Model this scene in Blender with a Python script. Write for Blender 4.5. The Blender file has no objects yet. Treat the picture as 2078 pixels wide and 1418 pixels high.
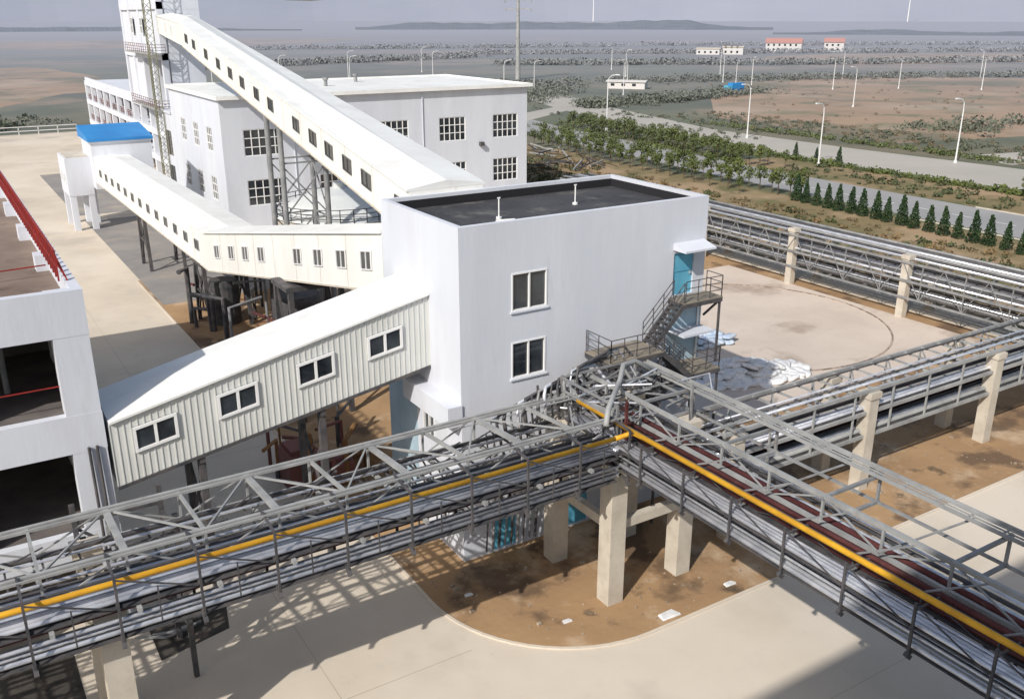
import bpy, math, random
import numpy as np
from mathutils import Vector as V
random.seed(7); rng=np.random.default_rng(7)
sc=bpy.context.scene; COL=sc.collection
ORG={}
# ------------------------------------------------------------ mesh builder
class MB:
    def __init__(s): s.v=[];s.f=[];s.m=[];s.cur=0
    def quad(s,*p):
        n=len(s.v);s.v+=[tuple(q) for q in p];s.f.append(tuple(range(n,n+len(p))));s.m.append(s.cur);return s
    def hexa(s,c):
        n=len(s.v);s.v+=[tuple(q) for q in c]
        for f in ((0,3,2,1),(4,5,6,7),(0,1,5,4),(1,2,6,5),(2,3,7,6),(3,0,4,7)):
            s.f.append(tuple(n+i for i in f));s.m.append(s.cur)
        return s
    def box(s,x0,y0,z0,x1,y1,z1):
        return s.hexa([(x0,y0,z0),(x1,y0,z0),(x1,y1,z0),(x0,y1,z0),(x0,y0,z1),(x1,y0,z1),(x1,y1,z1),(x0,y1,z1)])
    def beam(s,p,q,w,h=None):
        h=h or w;p=V(p);q=V(q);d=(q-p)
        if d.length<1e-5:return s
        d.normalize();up=V((0,0,1)) if abs(d.z)<.95 else V((0,1,0))
        a=d.cross(up).normalized()*w/2;b=a.cross(d).normalized()*h/2
        return s.hexa([p-a-b,p+a-b,q+a-b,q-a-b,p-a+b,p+a+b,q+a+b,q-a+b])
    def tube(s,pts,r,n=10,r2=None,cap=True):
        pts=[V(p) for p in pts];base=len(s.v);k=len(pts);prev=None
        for i,p in enumerate(pts):
            d=((pts[min(i+1,k-1)]-pts[max(i-1,0)])).normalized()
            if prev is None:
                up=V((0,0,1)) if abs(d.z)<.9 else V((1,0,0));a=d.cross(up).normalized()
            else: a=(prev-d*prev.dot(d)).normalized()
            prev=a;b=d.cross(a);rr=r if r2 is None else r+(r2-r)*i/(k-1)
            for j in range(n):
                t=2*math.pi*j/n;s.v.append(tuple(p+a*rr*math.cos(t)+b*rr*math.sin(t)))
        for i in range(k-1):
            for j in range(n):
                s.f.append((base+i*n+j,base+i*n+(j+1)%n,base+(i+1)*n+(j+1)%n,base+(i+1)*n+j));s.m.append(s.cur)
        if cap:
            s.f.append(tuple(base+j for j in range(n))[::-1]);s.m.append(s.cur)
            s.f.append(tuple(base+(k-1)*n+j for j in range(n)));s.m.append(s.cur)
        return s
    def lbox(s,F,u0,v0,w0,u1,v1,w1):
        O,U,W,N=F;P=lambda u,v,w:O+U*u+W*v+N*w
        return s.hexa([P(u0,v0,w0),P(u1,v0,w0),P(u1,v0,w1),P(u0,v0,w1),P(u0,v1,w0),P(u1,v1,w0),P(u1,v1,w1),P(u0,v1,w1)])
    def wall(s,F,L,Hh,holes,dep):
        O,U,W,N=F;P=lambda u,v,w=0:O+U*u+W*v+N*w
        us=sorted({0,L}|{h[0] for h in holes}|{h[2] for h in holes});vs=sorted({0,Hh}|{h[1] for h in holes}|{h[3] for h in holes})
        for i in range(len(us)-1):
            for j in range(len(vs)-1):
                cu=(us[i]+us[i+1])/2;cv=(vs[j]+vs[j+1])/2
                if any(h[0]<cu<h[2] and h[1]<cv<h[3] for h in holes):continue
                s.quad(P(us[i],vs[j]),P(us[i+1],vs[j]),P(us[i+1],vs[j+1]),P(us[i],vs[j+1]))
        for a,b,c,d in holes:
            for p,q in (((a,b),(c,b)),((c,b),(c,d)),((c,d),(a,d)),((a,d),(a,b))):
                s.quad(P(*p),P(*q),P(*q,-dep),P(*p,-dep))
        return s
    def leaves(s,c,r,n,size,shell=.35):
        c=np.array(c,float);r=np.array(r,float)
        d=rng.normal(size=(n,3));d/=np.linalg.norm(d,axis=1)[:,None]
        rad=rng.uniform(shell,1,n)**.5;P=c+d*rad[:,None]*r
        a=rng.normal(size=(n,3));a/=np.linalg.norm(a,axis=1)[:,None]
        b=np.cross(a,d+rng.normal(size=(n,3))*.5);b/=np.linalg.norm(b,axis=1)[:,None]+1e-9
        sz=size*rng.uniform(.6,1.3,n)[:,None]
        for p,x,y in zip(P,a*sz,b*sz): s.quad(p-x-y*.7,p+x-y*.6,p+x*.8+y,p-x*.7+y*.8)
        return s
    def build(s,name,mats,parent=None,loc=None,smooth=False):
        o=ORG.get(parent.name) if parent else None
        if o is None:o=V(loc or (0,0,0))
        me=bpy.data.meshes.new(name);me.from_pydata([(a[0]-o.x,a[1]-o.y,a[2]-o.z) for a in s.v],[],s.f)
        if not isinstance(mats,(list,tuple)):mats=[mats]
        for m in mats:me.materials.append(m)
        me.polygons.foreach_set('material_index',s.m)
        if smooth:me.polygons.foreach_set('use_smooth',[True]*len(s.f))
        me.update();ob=bpy.data.objects.new(name,me);COL.objects.link(ob)
        if parent:ob.parent=parent
        else:ob.location=o
        ORG[ob.name]=o;return ob
def sub(mb,name,m,root,parent):
    o=mb.build(name,m,None,loc=ORG[root.name]);o.location=(0,0,0);o.parent=parent;return o
def thing(name,label,cat,loc=(0,0,0),group=None):
    e=bpy.data.objects.new(name,None);COL.objects.link(e);e.location=loc;ORG[e.name]=V(loc)
    e.empty_display_size=.5;tag(e,label,cat,group);return e
def tag(o,label,cat,group=None):
    o["label"]=label;o["category"]=cat
    if group:o["group"]=group
    return o
def structure(o): o["kind"]="structure";return o
def copytree(root,loc,rot=0,scale=1,label=None):
    n=root.copy();COL.objects.link(n);n.location=loc;n.rotation_euler=(0,0,rot);n.scale=(scale,)*3 if not hasattr(scale,'__len__') else scale
    if label:n["label"]=label
    def rec(o,p):
        for c in o.children:
            d=c.copy();COL.objects.link(d);d.parent=p;rec(c,d)
    rec(root,n);return n
# ------------------------------------------------------------ materials
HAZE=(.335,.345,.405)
def mat(name,col,rough=.8,col2=None,scale=1.,detail=6,bump=0,bscale=None,metal=0,stretch=(1,1,1),haze=False,lo=.35,hi=.65,extra=None,spec=.3):
    m=bpy.data.materials.new(name);m.use_nodes=True;nt=m.node_tree;N=nt.nodes;L=nt.links;b=N['Principled BSDF']
    b.inputs['Roughness'].default_value=rough;b.inputs['Metallic'].default_value=metal;b.inputs['Specular IOR Level'].default_value=spec
    geo=N.new('ShaderNodeNewGeometry');mp=N.new('ShaderNodeMapping');mp.inputs['Scale'].default_value=stretch;L.new(geo.outputs['Position'],mp.inputs[0])
    rgb=N.new('ShaderNodeRGB');rgb.outputs[0].default_value=(*col,1);out=rgb.outputs[0]
    def mix(a,b_,f,mode='MIX'):
        x=N.new('ShaderNodeMix');x.data_type='RGBA';x.blend_type=mode
        if hasattr(f,'node'):L.new(f,x.inputs[0])
        else:x.inputs[0].default_value=f
        L.new(a,x.inputs[6])
        if hasattr(b_,'node'):L.new(b_,x.inputs[7])
        else:x.inputs[7].default_value=(*b_,1)
        return x.outputs[2]
    def noise(sc_,det=detail,vec=None,lo=lo,hi=hi):
        n=N.new('ShaderNodeTexNoise');n.inputs['Scale'].default_value=sc_;n.inputs['Detail'].default_value=det;n.inputs['Roughness'].default_value=.6
        L.new(vec or mp.outputs[0],n.inputs['Vector']);r=N.new('ShaderNodeMapRange');r.inputs[1].default_value=lo;r.inputs[2].default_value=hi
        L.new(n.outputs['Fac'],r.inputs[0]);return r.outputs[0]
    if col2:out=mix(out,col2,noise(scale))
    if extra:
        for (c3,sc3,lo3,hi3,amt) in extra:
            f=noise(sc3,5,None,lo3,hi3);mm=N.new('ShaderNodeMath');mm.operation='MULTIPLY';L.new(f,mm.inputs[0]);mm.inputs[1].default_value=amt
            out=mix(out,c3,mm.outputs[0])
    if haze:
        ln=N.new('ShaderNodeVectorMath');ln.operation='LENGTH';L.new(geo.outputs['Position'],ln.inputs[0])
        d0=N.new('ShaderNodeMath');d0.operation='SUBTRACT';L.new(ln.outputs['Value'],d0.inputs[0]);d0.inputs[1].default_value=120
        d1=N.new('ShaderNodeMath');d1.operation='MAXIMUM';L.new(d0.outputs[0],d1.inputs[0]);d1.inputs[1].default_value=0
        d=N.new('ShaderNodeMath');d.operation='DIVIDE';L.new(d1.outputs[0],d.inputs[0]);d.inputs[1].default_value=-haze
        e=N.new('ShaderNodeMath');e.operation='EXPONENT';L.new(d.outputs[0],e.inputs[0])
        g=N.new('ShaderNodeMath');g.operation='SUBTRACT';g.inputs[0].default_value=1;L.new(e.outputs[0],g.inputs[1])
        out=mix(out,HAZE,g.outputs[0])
    L.new(out,b.inputs['Base Color'])
    if bump:
        n=N.new('ShaderNodeTexNoise');n.inputs['Scale'].default_value=bscale or scale*8;n.inputs['Detail'].default_value=5
        L.new(mp.outputs[0],n.inputs['Vector']);bp=N.new('ShaderNodeBump');bp.inputs['Strength'].default_value=bump;bp.inputs['Distance'].default_value=.05
        L.new(n.outputs['Fac'],bp.inputs['Height']);L.new(bp.outputs[0],b.inputs['Normal'])
    return m
WHITE=mat('white_render',(.66,.69,.75),.85,(.59,.615,.68),.25,extra=[((.42,.41,.42),1.2,.6,.8,.4),((.54,.54,.58),.35,.5,.7,.5)],stretch=(1,1,.22),bump=.15,bscale=6)
WHITE2=mat('white_panel',(.84,.84,.80),.6,(.77,.76,.72),.3,extra=[((.52,.49,.44),1.5,.58,.8,.45)],stretch=(1,1,.25))
ROOFW=mat('white_roof_sheet',(.87,.88,.86),.5,(.79,.79,.77),.35,extra=[((.55,.53,.49),.9,.58,.8,.45),((.62,.61,.6),.15,.5,.7,.4)])
SIDING=mat('ribbed_siding',(.68,.69,.67),.55,(.61,.62,.59),.6,stretch=(1,1,.3),extra=[((.38,.35,.3),1.8,.6,.8,.45)])
BLUEWALL=mat('pale_blue_wall',(.42,.55,.64),.8,(.34,.45,.53),.5)
ASPH=mat('dark_roof_felt',(.045,.046,.052),.75,(.085,.085,.09),.35,extra=[((.19,.18,.16),.6,.54,.72,.75),((.02,.02,.022),1.4,.58,.7,.7)],bump=.3,bscale=9)
CONC=mat('concrete_paving',(.64,.56,.46),.9,(.55,.48,.39),.12,extra=[((.42,.37,.31),.5,.58,.8,.5),((.70,.63,.54),.05,.5,.6,.5),((.33,.29,.24),2.2,.66,.8,.5),((.36,.32,.28),.08,.56,.68,.5)],bump=.15,bscale=3)
PAD=mat('pale_pad_concrete',(.64,.55,.47),.9,(.56,.47,.40),.15,extra=[((.34,.265,.21),.1,.55,.64,.75),((.42,.36,.3),.9,.6,.75,.4)],bump=.15,bscale=3)
DIRT=mat('bare_soil',(.42,.27,.145),.95,(.31,.195,.105),.16,extra=[((.58,.45,.32),.24,.54,.68,.85),((.13,.085,.055),.17,.54,.61,.85),((.07,.055,.04),.4,.62,.68,.7),((.5,.42,.33),1.6,.64,.72,.5)],bump=.6,bscale=2.5)
GREYP=mat('grey_paving',(.22,.21,.21),.9,(.3,.28,.26),.2,extra=[((.42,.36,.28),.15,.55,.7,.6)],bump=.2)
TANKR=mat('tank_roof_paint',(.62,.64,.63),.7,(.54,.56,.56),.3)
CCOL=mat('column_concrete',(.60,.55,.47),.85,(.48,.43,.36),.8,extra=[((.3,.27,.23),2,.58,.8,.6)],bump=.2,bscale=8)
STEEL=mat('grey_painted_steel',(.20,.21,.22),.5,(.32,.32,.32),1.2,metal=.1,extra=[((.20,.11,.07),2.5,.58,.75,.7)])
STEELD=mat('dark_steel',(.05,.053,.06),.55,(.11,.10,.10),1.5)
STEELL=mat('light_steel',(.38,.385,.38),.5,(.26,.265,.265),.9,extra=[((.22,.14,.1),2.2,.6,.78,.6)])
SILV=mat('aluminium_pipe_cladding',(.90,.91,.95),.24,(.58,.60,.66),1.1,metal=.55)
YELL=mat('yellow_paint',(.78,.42,.03),.5,(.58,.29,.025),.9,extra=[((.25,.12,.04),2,.62,.76,.6)])
MAROON=mat('maroon_pipe',(.07,.018,.020),.7,(.12,.042,.038),1.,extra=[((.16,.11,.10),1.6,.58,.75,.7)])
RED=mat('red_paint',(.33,.03,.025),.5,(.2,.03,.03),1.5)
REDM=mat('faded_red_paint',(.22,.085,.075),.6,(.15,.07,.06),.5)
BLUED=mat('blue_door_paint',(.10,.36,.52),.5,(.14,.43,.58),1.2)
BLUER=mat('blue_roof_sheet',(.03,.20,.52),.45,(.04,.26,.6),.3)
GLASS=mat('dark_glass',(.012,.015,.02),.08,(.05,.06,.07),.5,spec=.8)
FRAME=mat('white_frame',(.8,.8,.8),.5)
FRAMEG=mat('grey_frame',(.12,.12,.12),.5)
BLACK=mat('dark_interior',(.02,.02,.024),.9)
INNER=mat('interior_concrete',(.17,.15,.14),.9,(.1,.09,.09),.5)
RUSTD=mat('orange_debris',(.34,.17,.06),.9,(.14,.08,.04),.9,bump=.5)
SHADED=mat('shaded_ground',(.09,.078,.066),.85,(.04,.037,.034),.8,extra=[((.3,.24,.18),.5,.6,.7,.7)])  # ground colour darkened to stand in for shade
TRUNK=mat('bark',(.10,.075,.05),.9)
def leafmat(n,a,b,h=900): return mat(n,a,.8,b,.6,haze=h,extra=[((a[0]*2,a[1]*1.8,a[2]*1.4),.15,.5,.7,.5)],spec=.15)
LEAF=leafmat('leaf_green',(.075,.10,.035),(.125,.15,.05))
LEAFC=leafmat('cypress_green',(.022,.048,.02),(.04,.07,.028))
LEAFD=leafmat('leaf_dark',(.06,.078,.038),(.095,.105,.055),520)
LEAFB=leafmat('leaf_dry',(.19,.13,.075),(.10,.09,.045))
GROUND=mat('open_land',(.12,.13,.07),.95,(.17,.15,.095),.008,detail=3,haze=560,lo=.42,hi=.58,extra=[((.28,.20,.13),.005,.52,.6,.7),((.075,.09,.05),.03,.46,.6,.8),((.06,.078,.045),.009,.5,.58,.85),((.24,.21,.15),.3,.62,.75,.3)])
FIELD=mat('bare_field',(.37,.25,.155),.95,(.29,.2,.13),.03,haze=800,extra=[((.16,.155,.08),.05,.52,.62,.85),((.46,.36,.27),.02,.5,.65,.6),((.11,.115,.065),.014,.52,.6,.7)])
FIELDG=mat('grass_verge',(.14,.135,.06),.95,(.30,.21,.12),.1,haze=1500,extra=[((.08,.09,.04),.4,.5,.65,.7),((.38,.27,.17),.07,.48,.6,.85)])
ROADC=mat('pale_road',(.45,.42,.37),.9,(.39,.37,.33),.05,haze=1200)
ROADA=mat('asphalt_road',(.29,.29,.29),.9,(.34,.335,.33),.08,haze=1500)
MARK=mat('road_paint',(.75,.75,.72),.7)
SKYHAZE=mat('sky_haze',(.275,.295,.36),1,(.29,.31,.375),.002)  # hazy sky tone painted in as surface colour
HILL2=mat('wooded_hill',(.185,.205,.245),1,(.21,.23,.27),.012,extra=[((.155,.175,.205),.03,.5,.6,.5)])  # aerial haze mixed into the hill's own colour
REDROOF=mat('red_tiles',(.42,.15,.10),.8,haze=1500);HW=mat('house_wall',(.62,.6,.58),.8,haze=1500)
POLEW=mat('pole_white',(.7,.7,.7),.4)
# ------------------------------------------------------------ ground
def sheet(name,pts,z,m):
    mb=MB();mb.quad(*[(x,y,z) for x,y in pts]);return structure(mb.build(name,m))
def rect(x0,y0,x1,y1):return [(x0,y0),(x1,y0),(x1,y1),(x0,y1)]
def blob(cx,cy,rx,ry,seed,n=40):
    r=random.Random(seed);ph=[r.uniform(0,6) for _ in range(4)];o=[]
    for i in range(n):
        t=2*math.pi*i/n;k=1+.16*math.sin(2*t+ph[0])+.11*math.sin(3*t+ph[1])+.07*math.sin(7*t+ph[2])+.04*math.sin(13*t+ph[3]);o.append((cx+rx*k*math.cos(t),cy+ry*k*math.sin(t)))
    return o
sheet('ground',[(7000*math.cos(t*math.pi/32),7000*math.sin(t*math.pi/32)) for t in range(64)],0,GROUND)
sheet('yard_pavement',rect(-70,-90,57,205),.004,CONC)
arc=[(-2.9+7*(1-math.cos(t*math.pi/32)),-9.1+7*(1-math.sin(t*math.pi/32))) for t in range(17)]
sheet('soil_bed',arc+[(54,-9.1),(54,62),(-2.9,62)],.008,DIRT)
k=MB();pth=[(-2.9,62)]+arc+[(54,-9.1)]
for a,b in zip(pth[:-1],pth[1:]):k.beam((a[0],a[1],.03),(b[0],b[1],.03),.14,.08)
structure(k.build('kerb',CONC))
sheet('pavement',rect(16,5,52,35),.012,PAD)
sheet('pavement',rect(-2.6,52,11,96),.012,GREYP)
sheet('pavement',rect(-3,100,9,140),.012,GREYP)
sheet('pavement',[(-14.2,.2),(-11.2,.9),(-10.6,3.9),(-14.2,4.3)],.012,SHADED)  # dark sheet painted in for the shaded recess
sheet('pavement',rect(-29,-2.6,-17.2,2.6),.012,SHADED)  # dark sheet painted in where shade lies below
mb=MB()
for t in range(64):
    a=2*math.pi*t/64;b=2*math.pi*(t+1)/64
    q=[(39.1+r*math.cos(x),19.9+r*math.sin(x)) for r,x in ((11.93,a),(12.07,a),(12.07,b),(11.93,b))]
    mb.hexa([(x,y,.012) for x,y in q]+[(x,y,.08) for x,y in q])
structure(mb.build('kerb',mat('kerb_dark',(.2,.16,.13),.9,(.42,.34,.28),.9,lo=.45,hi=.55)))
mb=MB()
for y in range(-6,130,12):mb.quad(*[(x,y_,.0075) for x,y_ in rect(-14.5,y,-3,y+.035)])
mb.quad(*[(x_,y_,.0075) for x_,y_ in rect(-8.8,-30,-8.77,140)]);mb.quad(*[(x_,y_,.0075) for x_,y_ in rect(-8,-16,55,-15.97)])
structure(mb.build('pavement',mat('joint',(.46,.39,.31),.9,(.36,.31,.25),.3)))
# roads beyond
sheet('road',[(90,-80),(104,-80),(104,40),(105,80),(112,150),(125,220),(150,300),(138,305),(113,222),(100,150),(93,80),(91,40)],.012,ROADA)
sheet('road',[(118,-80),(146,-80),(144,40),(140,90),(140,130),(155,190),(175,250),(160,256),(140,196),(124,135),(122,90),(119,40)],.012,ROADC)
sheet('road',[(57,160),(57,170),(110,178),(140,196),(138,186),(112,168)],.016,ROADC)
mb=MB()
for i in range(-10,22):
    y=i*6.;mb.quad(*[(x_,y_,.018) for x_,y_ in rect(97,y,97.2,y+3)])
structure(mb.build('road_marking',MARK))
mb=MB()
for x in (89.9,104.1):mb.box(x-.12,-80,0,x+.12,40,.14)
structure(mb.build('kerb',CCOL))
sheet('verge',rect(57.3,-60,89,140),.006,FIELDG);sheet('verge',rect(104.5,-60,118,90),.006,FIELDG)
sheet('field',[(155,90),(300,60),(420,120),(400,190),(330,260),(260,240),(215,210),(160,150)],.006,FIELD)
sheet('field',blob(-20,420,60,170,7),.006,FIELD)
sheet('field',blob(130,1000,260,170,8),.006,FIELD)
sheet('field',blob(560,350,150,70,9),.006,FIELD)
sheet('path',[(146,60),(260,40),(262,48),(148,72)],.012,ROADC)
def ridge(name,r0,a0,a1,hh,m,seed,depth=400,rough=0,n=90):
    r=random.Random(seed);mb=MB();ph=[r.uniform(0,6) for _ in range(5)];top=[]
    for i in range(n+1):
        t=i/n;a=math.radians(a0+(a1-a0)*t);h=hh*(.6+.12*math.sin(18*t+ph[0])+.12*math.sin(11*t+ph[1])+.05*math.sin(47*t+ph[2])+.03*math.sin(110*t+ph[3])+r.uniform(-rough,rough))
        h*=min(1,5*t,5*(1-t)) if name!='sky_haze_ridge' else 1
        top.append((a,max(h,.1)))
    for (a,h),(b,g) in zip(top[:-1],top[1:]):
        P=lambda an,rr,z:(rr*math.cos(an)-18.8,rr*math.sin(an)-34.3,z)
        mb.quad(P(a,r0,0),P(b,r0,0),P(b,r0+depth,g),P(a,r0+depth,h));mb.quad(P(a,r0+depth,h),P(b,r0+depth,g),P(b,r0+depth*2,0),P(a,r0+depth*2,0))
    return structure(mb.build(name,m,smooth=True))
ridge('sky_haze_ridge',5600,0,120,270,SKYHAZE,3,500)  # made-up ridge standing in for the strip of hazy sky
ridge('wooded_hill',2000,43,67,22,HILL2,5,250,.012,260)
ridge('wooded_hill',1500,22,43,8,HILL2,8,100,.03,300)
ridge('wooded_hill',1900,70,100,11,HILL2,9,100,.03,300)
# ------------------------------------------------------------ windows
def window(parent,F,u,v,w,h,nx=2,ny=1,set_=-.08,fr=.07,proud=.03,fm=None):
    g=MB();g.lbox(F,u,v,set_-.03,u+w,v+h,set_);wo=g.build('window',GLASS,parent)
    f=MB();a=set_+.002;b=max(set_+.06,proud)
    f.lbox(F,u-.0,v,a,u+fr,v+h,b).lbox(F,u+w-fr,v,a,u+w,v+h,b).lbox(F,u+fr,v,a,u+w-fr,v+fr,b).lbox(F,u+fr,v+h-fr,a,u+w-fr,v+h,b)
    for i in range(1,nx):x=u+w*i/nx;f.lbox(F,x-fr/2,v+fr,a,x+fr/2,v+h-fr,b-.01)
    for j in range(1,ny):y=v+h*j/ny;f.lbox(F,u+fr,y-fr/2,a,u+w-fr,y+fr/2,b-.015)
    sub(f,'frame',fm or FRAME,parent,wo);return wo
def rail(mb,pts,h=1.05,r=.025,step=1.2,mid=2):
    for p,q in zip(pts[:-1],pts[1:]):
        p=V(p);q=V(q);n=max(1,round((q-p).length/step))
        for i in range(n+1):
            a=p.lerp(q,i/n);mb.beam(a,a+V((0,0,h)),r*1.6)
        for j in range(mid+1):
            z=V((0,0,h*(j+1)/(mid+1)));mb.beam(p+z,q+z,r*1.6)
# ------------------------------------------------------------ main building
W,D,Z=14.5,7.95,16.5
B=thing('transfer_building','white rendered tower building with flat dark roof and few windows','building',(0,0,0))
FF=(V((0,0,0)),V((1,0,0)),V((0,0,1)),V((0,-1,0)))
FL=(V((0,D,0)),V((0,-1,0)),V((0,0,1)),V((-1,0,0)))
mb=MB();fw=[(2.7,12.3,4.65,14.1),(2.7,9.0,4.6,10.8),(12.4,11.55,13.75,13.75),(1.6,.1,3.0,2.5),(6,.1,7.4,2.5),(7.6,5.8,9.4,7.4)]
mb.wall(FF,W,Z,fw,.2);mb.wall(FL,D,Z,[(4.0,5.4,5.2,7.0)],.2)
mb.quad((W,0,0),(W,D,0),(W,D,Z),(W,0,Z));mb.quad((W,D,0),(0,D,0),(0,D,Z),(W,D,Z))
p=.28;zr=15.9
for a,b,c,d in ((0,0,W,p),(0,D-p,W,D),(0,p,p,D-p),(W-p,p,W,D-p)):
    mb.quad((a,b,Z),(c,b,Z),(c,d,Z),(a,d,Z))
mb.quad((p,p,zr),(W-p,p,zr),(W-p,p,Z),(p,p,Z));mb.quad((p,D-p,zr),(W-p,D-p,zr),(W-p,D-p,Z),(p,D-p,Z))
mb.quad((p,p,zr),(p,D-p,zr),(p,D-p,Z),(p,p,Z));mb.quad((W-p,p,zr),(W-p,D-p,zr),(W-p,D-p,Z),(W-p,p,Z))
mb.build('wall',WHITE,B)
mb=MB();mb.box(p,p,zr-.1,W-p,D-p,zr)
for i in range(1,9):mb.box(p+i*1.55,p+.35,zr,p+i*1.55+.04,D-p-.35,zr+.012)
mb.build('roof',ASPH,B)
mb=MB()
for q in ((p,p,W-p,p+.06),(p,D-p-.06,W-p,D-p),(p,p+.06,p+.06,D-p-.06),(W-p-.06,p+.06,W-p,D-p-.06)):mb.box(q[0],q[1],zr,q[2],q[3],zr+.42)
mb.build('upstand',BLACK,B)
for x,y in ((4.0,3.2),(9.2,4.2)):
    mb=MB();mb.tube([(x,y,zr),(x,y,zr+1.0)],.035,10);mb.tube([(x-.07,y,zr+1.0),(x+.07,y,zr+1.0)],.035,8);mb.tube([(x,y,zr),(x,y,zr+.1)],.14,12);mb.build('vent_pipe',FRAME,B)
mb=MB();mb.tube([(3.3,2.3,zr+.1),(4.2,2.1,zr+.1)],.09,10);mb.build('roof_drain',FRAME,B)
mb=MB();mb.tube([(1.0,1.0,zr+.02),(1.0,1.0,zr+.22)],.16,10,.1);mb.build('roof_drain',FRAME,B)
window(B,FF,2.7,12.3,1.95,1.8,2,1);window(B,FF,2.7,9.0,1.9,1.8,2,1);window(B,FF,7.6,5.8,1.8,1.6,2,1)
window(B,FL,4.0,5.4,1.2,1.6,2,1)
for x,z,w_ in ((2.7,12.3,1.95),(2.7,9.0,1.9)):
    mb=MB();mb.lbox(FF,x-.08,z-.09,.004,x+w_+.08,z-.005,.09);mb.build('window_sill',WHITE,B)
for (x,z,x2,z2) in ((12.4,11.55,13.75,13.75),(1.6,.1,3.0,2.5),(6,.1,7.4,2.5)):
    mb=MB();mb.lbox(FF,x,z,-.15,x2,z2,-.1);mb.lbox(FF,x+.08,z+1.2,-.1,x2-.08,z2-.15,-.07);dr=mb.build('door',BLUED,B)
    mb=MB();mb.lbox(FF,x2-.2,z+1.0,-.1,x2-.12,z+1.15,-.02);sub(mb,'handle',STEELL,B,dr)
mb=MB();mb.hexa([(12.3,-.95,13.95),(14.35,-.95,13.95),(14.35,-.005,13.95),(12.3,-.005,13.95),(12.3,-.95,14.05),(14.35,-.95,14.05),(14.35,-.005,14.3),(12.3,-.005,14.3)]);mb.build('canopy',WHITE,B)
mb=MB();mb.box(12.3,-1.2,9.6,14.4,-.005,9.72);mb.build('canopy',WHITE,B)
mb=MB();mb.box(-.75,-.1,7.3,-.005,4.6,8.3);mb.build('ledge',WHITE,B)
mb=MB();mb.box(-.02,4.65,0,-.006,7.9,8.9);mb.build('wall_panel',BLUEWALL,B)
mb=MB();mb.box(12.2,-.02,7.6,14.45,-.004,11.3);mb.build('wall_panel',BLUEWALL,B)
mb=MB();mb.box(0,-.03,7.2,W,-.004,7.45);mb.build('string_course',WHITE,B)
mb=MB();mb.tube([(14.2,-.1,.1),(14.2,-.1,11.2)],.06,8);mb.build('downpipe',FRAME,B)
S=MB();R_=MB();SPL=[]
def plat(x0,y0,x1,y1,z,sides):
    q=MB();q.box(x0,y0,z-.06,x1,y1,z);SPL.append(q);S.box(x0,y0,z-.28,x0+.1,y1,z-.062);S.box(x1-.1,y0,z-.28,x1,y1,z-.062);S.box(x0+.1,y0,z-.28,x1-.1,y0+.08,z-.062)
    rail(R_,[(a,b,z) for a,b in sides],1.1,.022,.8)
plat(12.1,-1.3,14.7,-.05,11.5,[(12.2,-1.25),(14.65,-1.25),(14.65,-.1)])
plat(6.9,-2.1,10.2,-.05,9.6,[(10.1,-2.05),(6.95,-2.05),(6.95,-.1)])
plat(12.2,-1.9,14.3,-.05,7.9,[(12.4,-1.85),(14.25,-1.85),(14.25,-.1)])
def flight(x0,z0,x1,z1,y0,y1):
    for y in (y0,y1):S.beam((x0,y,z0-.15),(x1,y,z1-.15),.06,.25)
    n=int(abs(z1-z0)/.2)
    for i in range(n):
        t=(i+.5)/n;x=x0+(x1-x0)*t;z=z0+(z1-z0)*t;S.box(x-.14,y0,z-.03,x+.14,y1,z)
    rail(R_,[(x0,y0,z0),(x1,y0,z1)],1.05,.022,.9);rail(R_,[(x0,y1,z0),(x1,y1,z1)],1.05,.022,.9)
flight(12.1,11.5,10.2,9.6,-1.25,-.45);flight(10.2,9.6,12.2,7.9,-2.05,-1.35);flight(12.2,7.9,9.0,4.9,-1.1,-.3)
for x,y,z in ((14.6,-1.2,11.4),(7.1,-2.0,9.4),(10.1,-2.0,9.4),(14.2,-1.8,7.7),(12.4,-1.8,7.7)):S.beam((x,y,0 if z<9.5 else 7.9),(x,y,z-.1),.1)
S.beam((7.4,-.1,8.4),(7.4,-2.0,9.3),.1);S.beam((14.6,-.1,10.2),(14.6,-1.2,11.3),.1)
st=S.build('staircase',STEELD,B);sub(R_,'handrail',STEELD,B,st)
TREAD=mat('worn_tread',(.27,.235,.185),.8,(.18,.16,.135),1.5)
for q in SPL:sub(q,'landing',TREAD,B,st)
# ------------------------------------------------------------ galleries
def gallery(e,st,roofm,sidem,rise=.25,ov=.15):
    b=MB();r=MB();up=V((0,0,1))
    S_=[(V(a),V(c),h) for a,c,h in st]
    sec=[[a,c,c+up*h,a+up*h] for a,c,h in S_]
    for s,t in zip(sec[:-1],sec[1:]):
        for i in range(4):b.quad(s[i],s[(i+1)%4],t[(i+1)%4],t[i])
    b.quad(*sec[0]);b.quad(*sec[-1])
    rs=[]
    for a,c,h in S_:
        d=(a-c).normalized()*ov;A=a+up*(h+.01)+d;C=c+up*(h+.01)-d;M=(A+C)/2+up*rise
        rs.append([A,A+up*.1,M+up*.1,C+up*.1,C])
    for s,t in zip(rs[:-1],rs[1:]):
        for i in range(5):r.quad(s[i],s[(i+1)%5],t[(i+1)%5],t[i])
    r.quad(*rs[0]);r.quad(*rs[-1])
    b.build('wall',sidem,e);r.build('roof',roofm,e)
def sideframe(A,B_):
    A=V(A);B_=V(B_);U=(B_-A);L=U.length;U=U.normalized();n=U.cross(V((0,0,1))).normalized();return (A,U,V((0,0,1)),n),L
def sfx(A,B_):
    F,L=sideframe(A,B_)
    if F[3].x>0:F=(F[0],F[1],F[2],-F[3])
    return F,L
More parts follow.
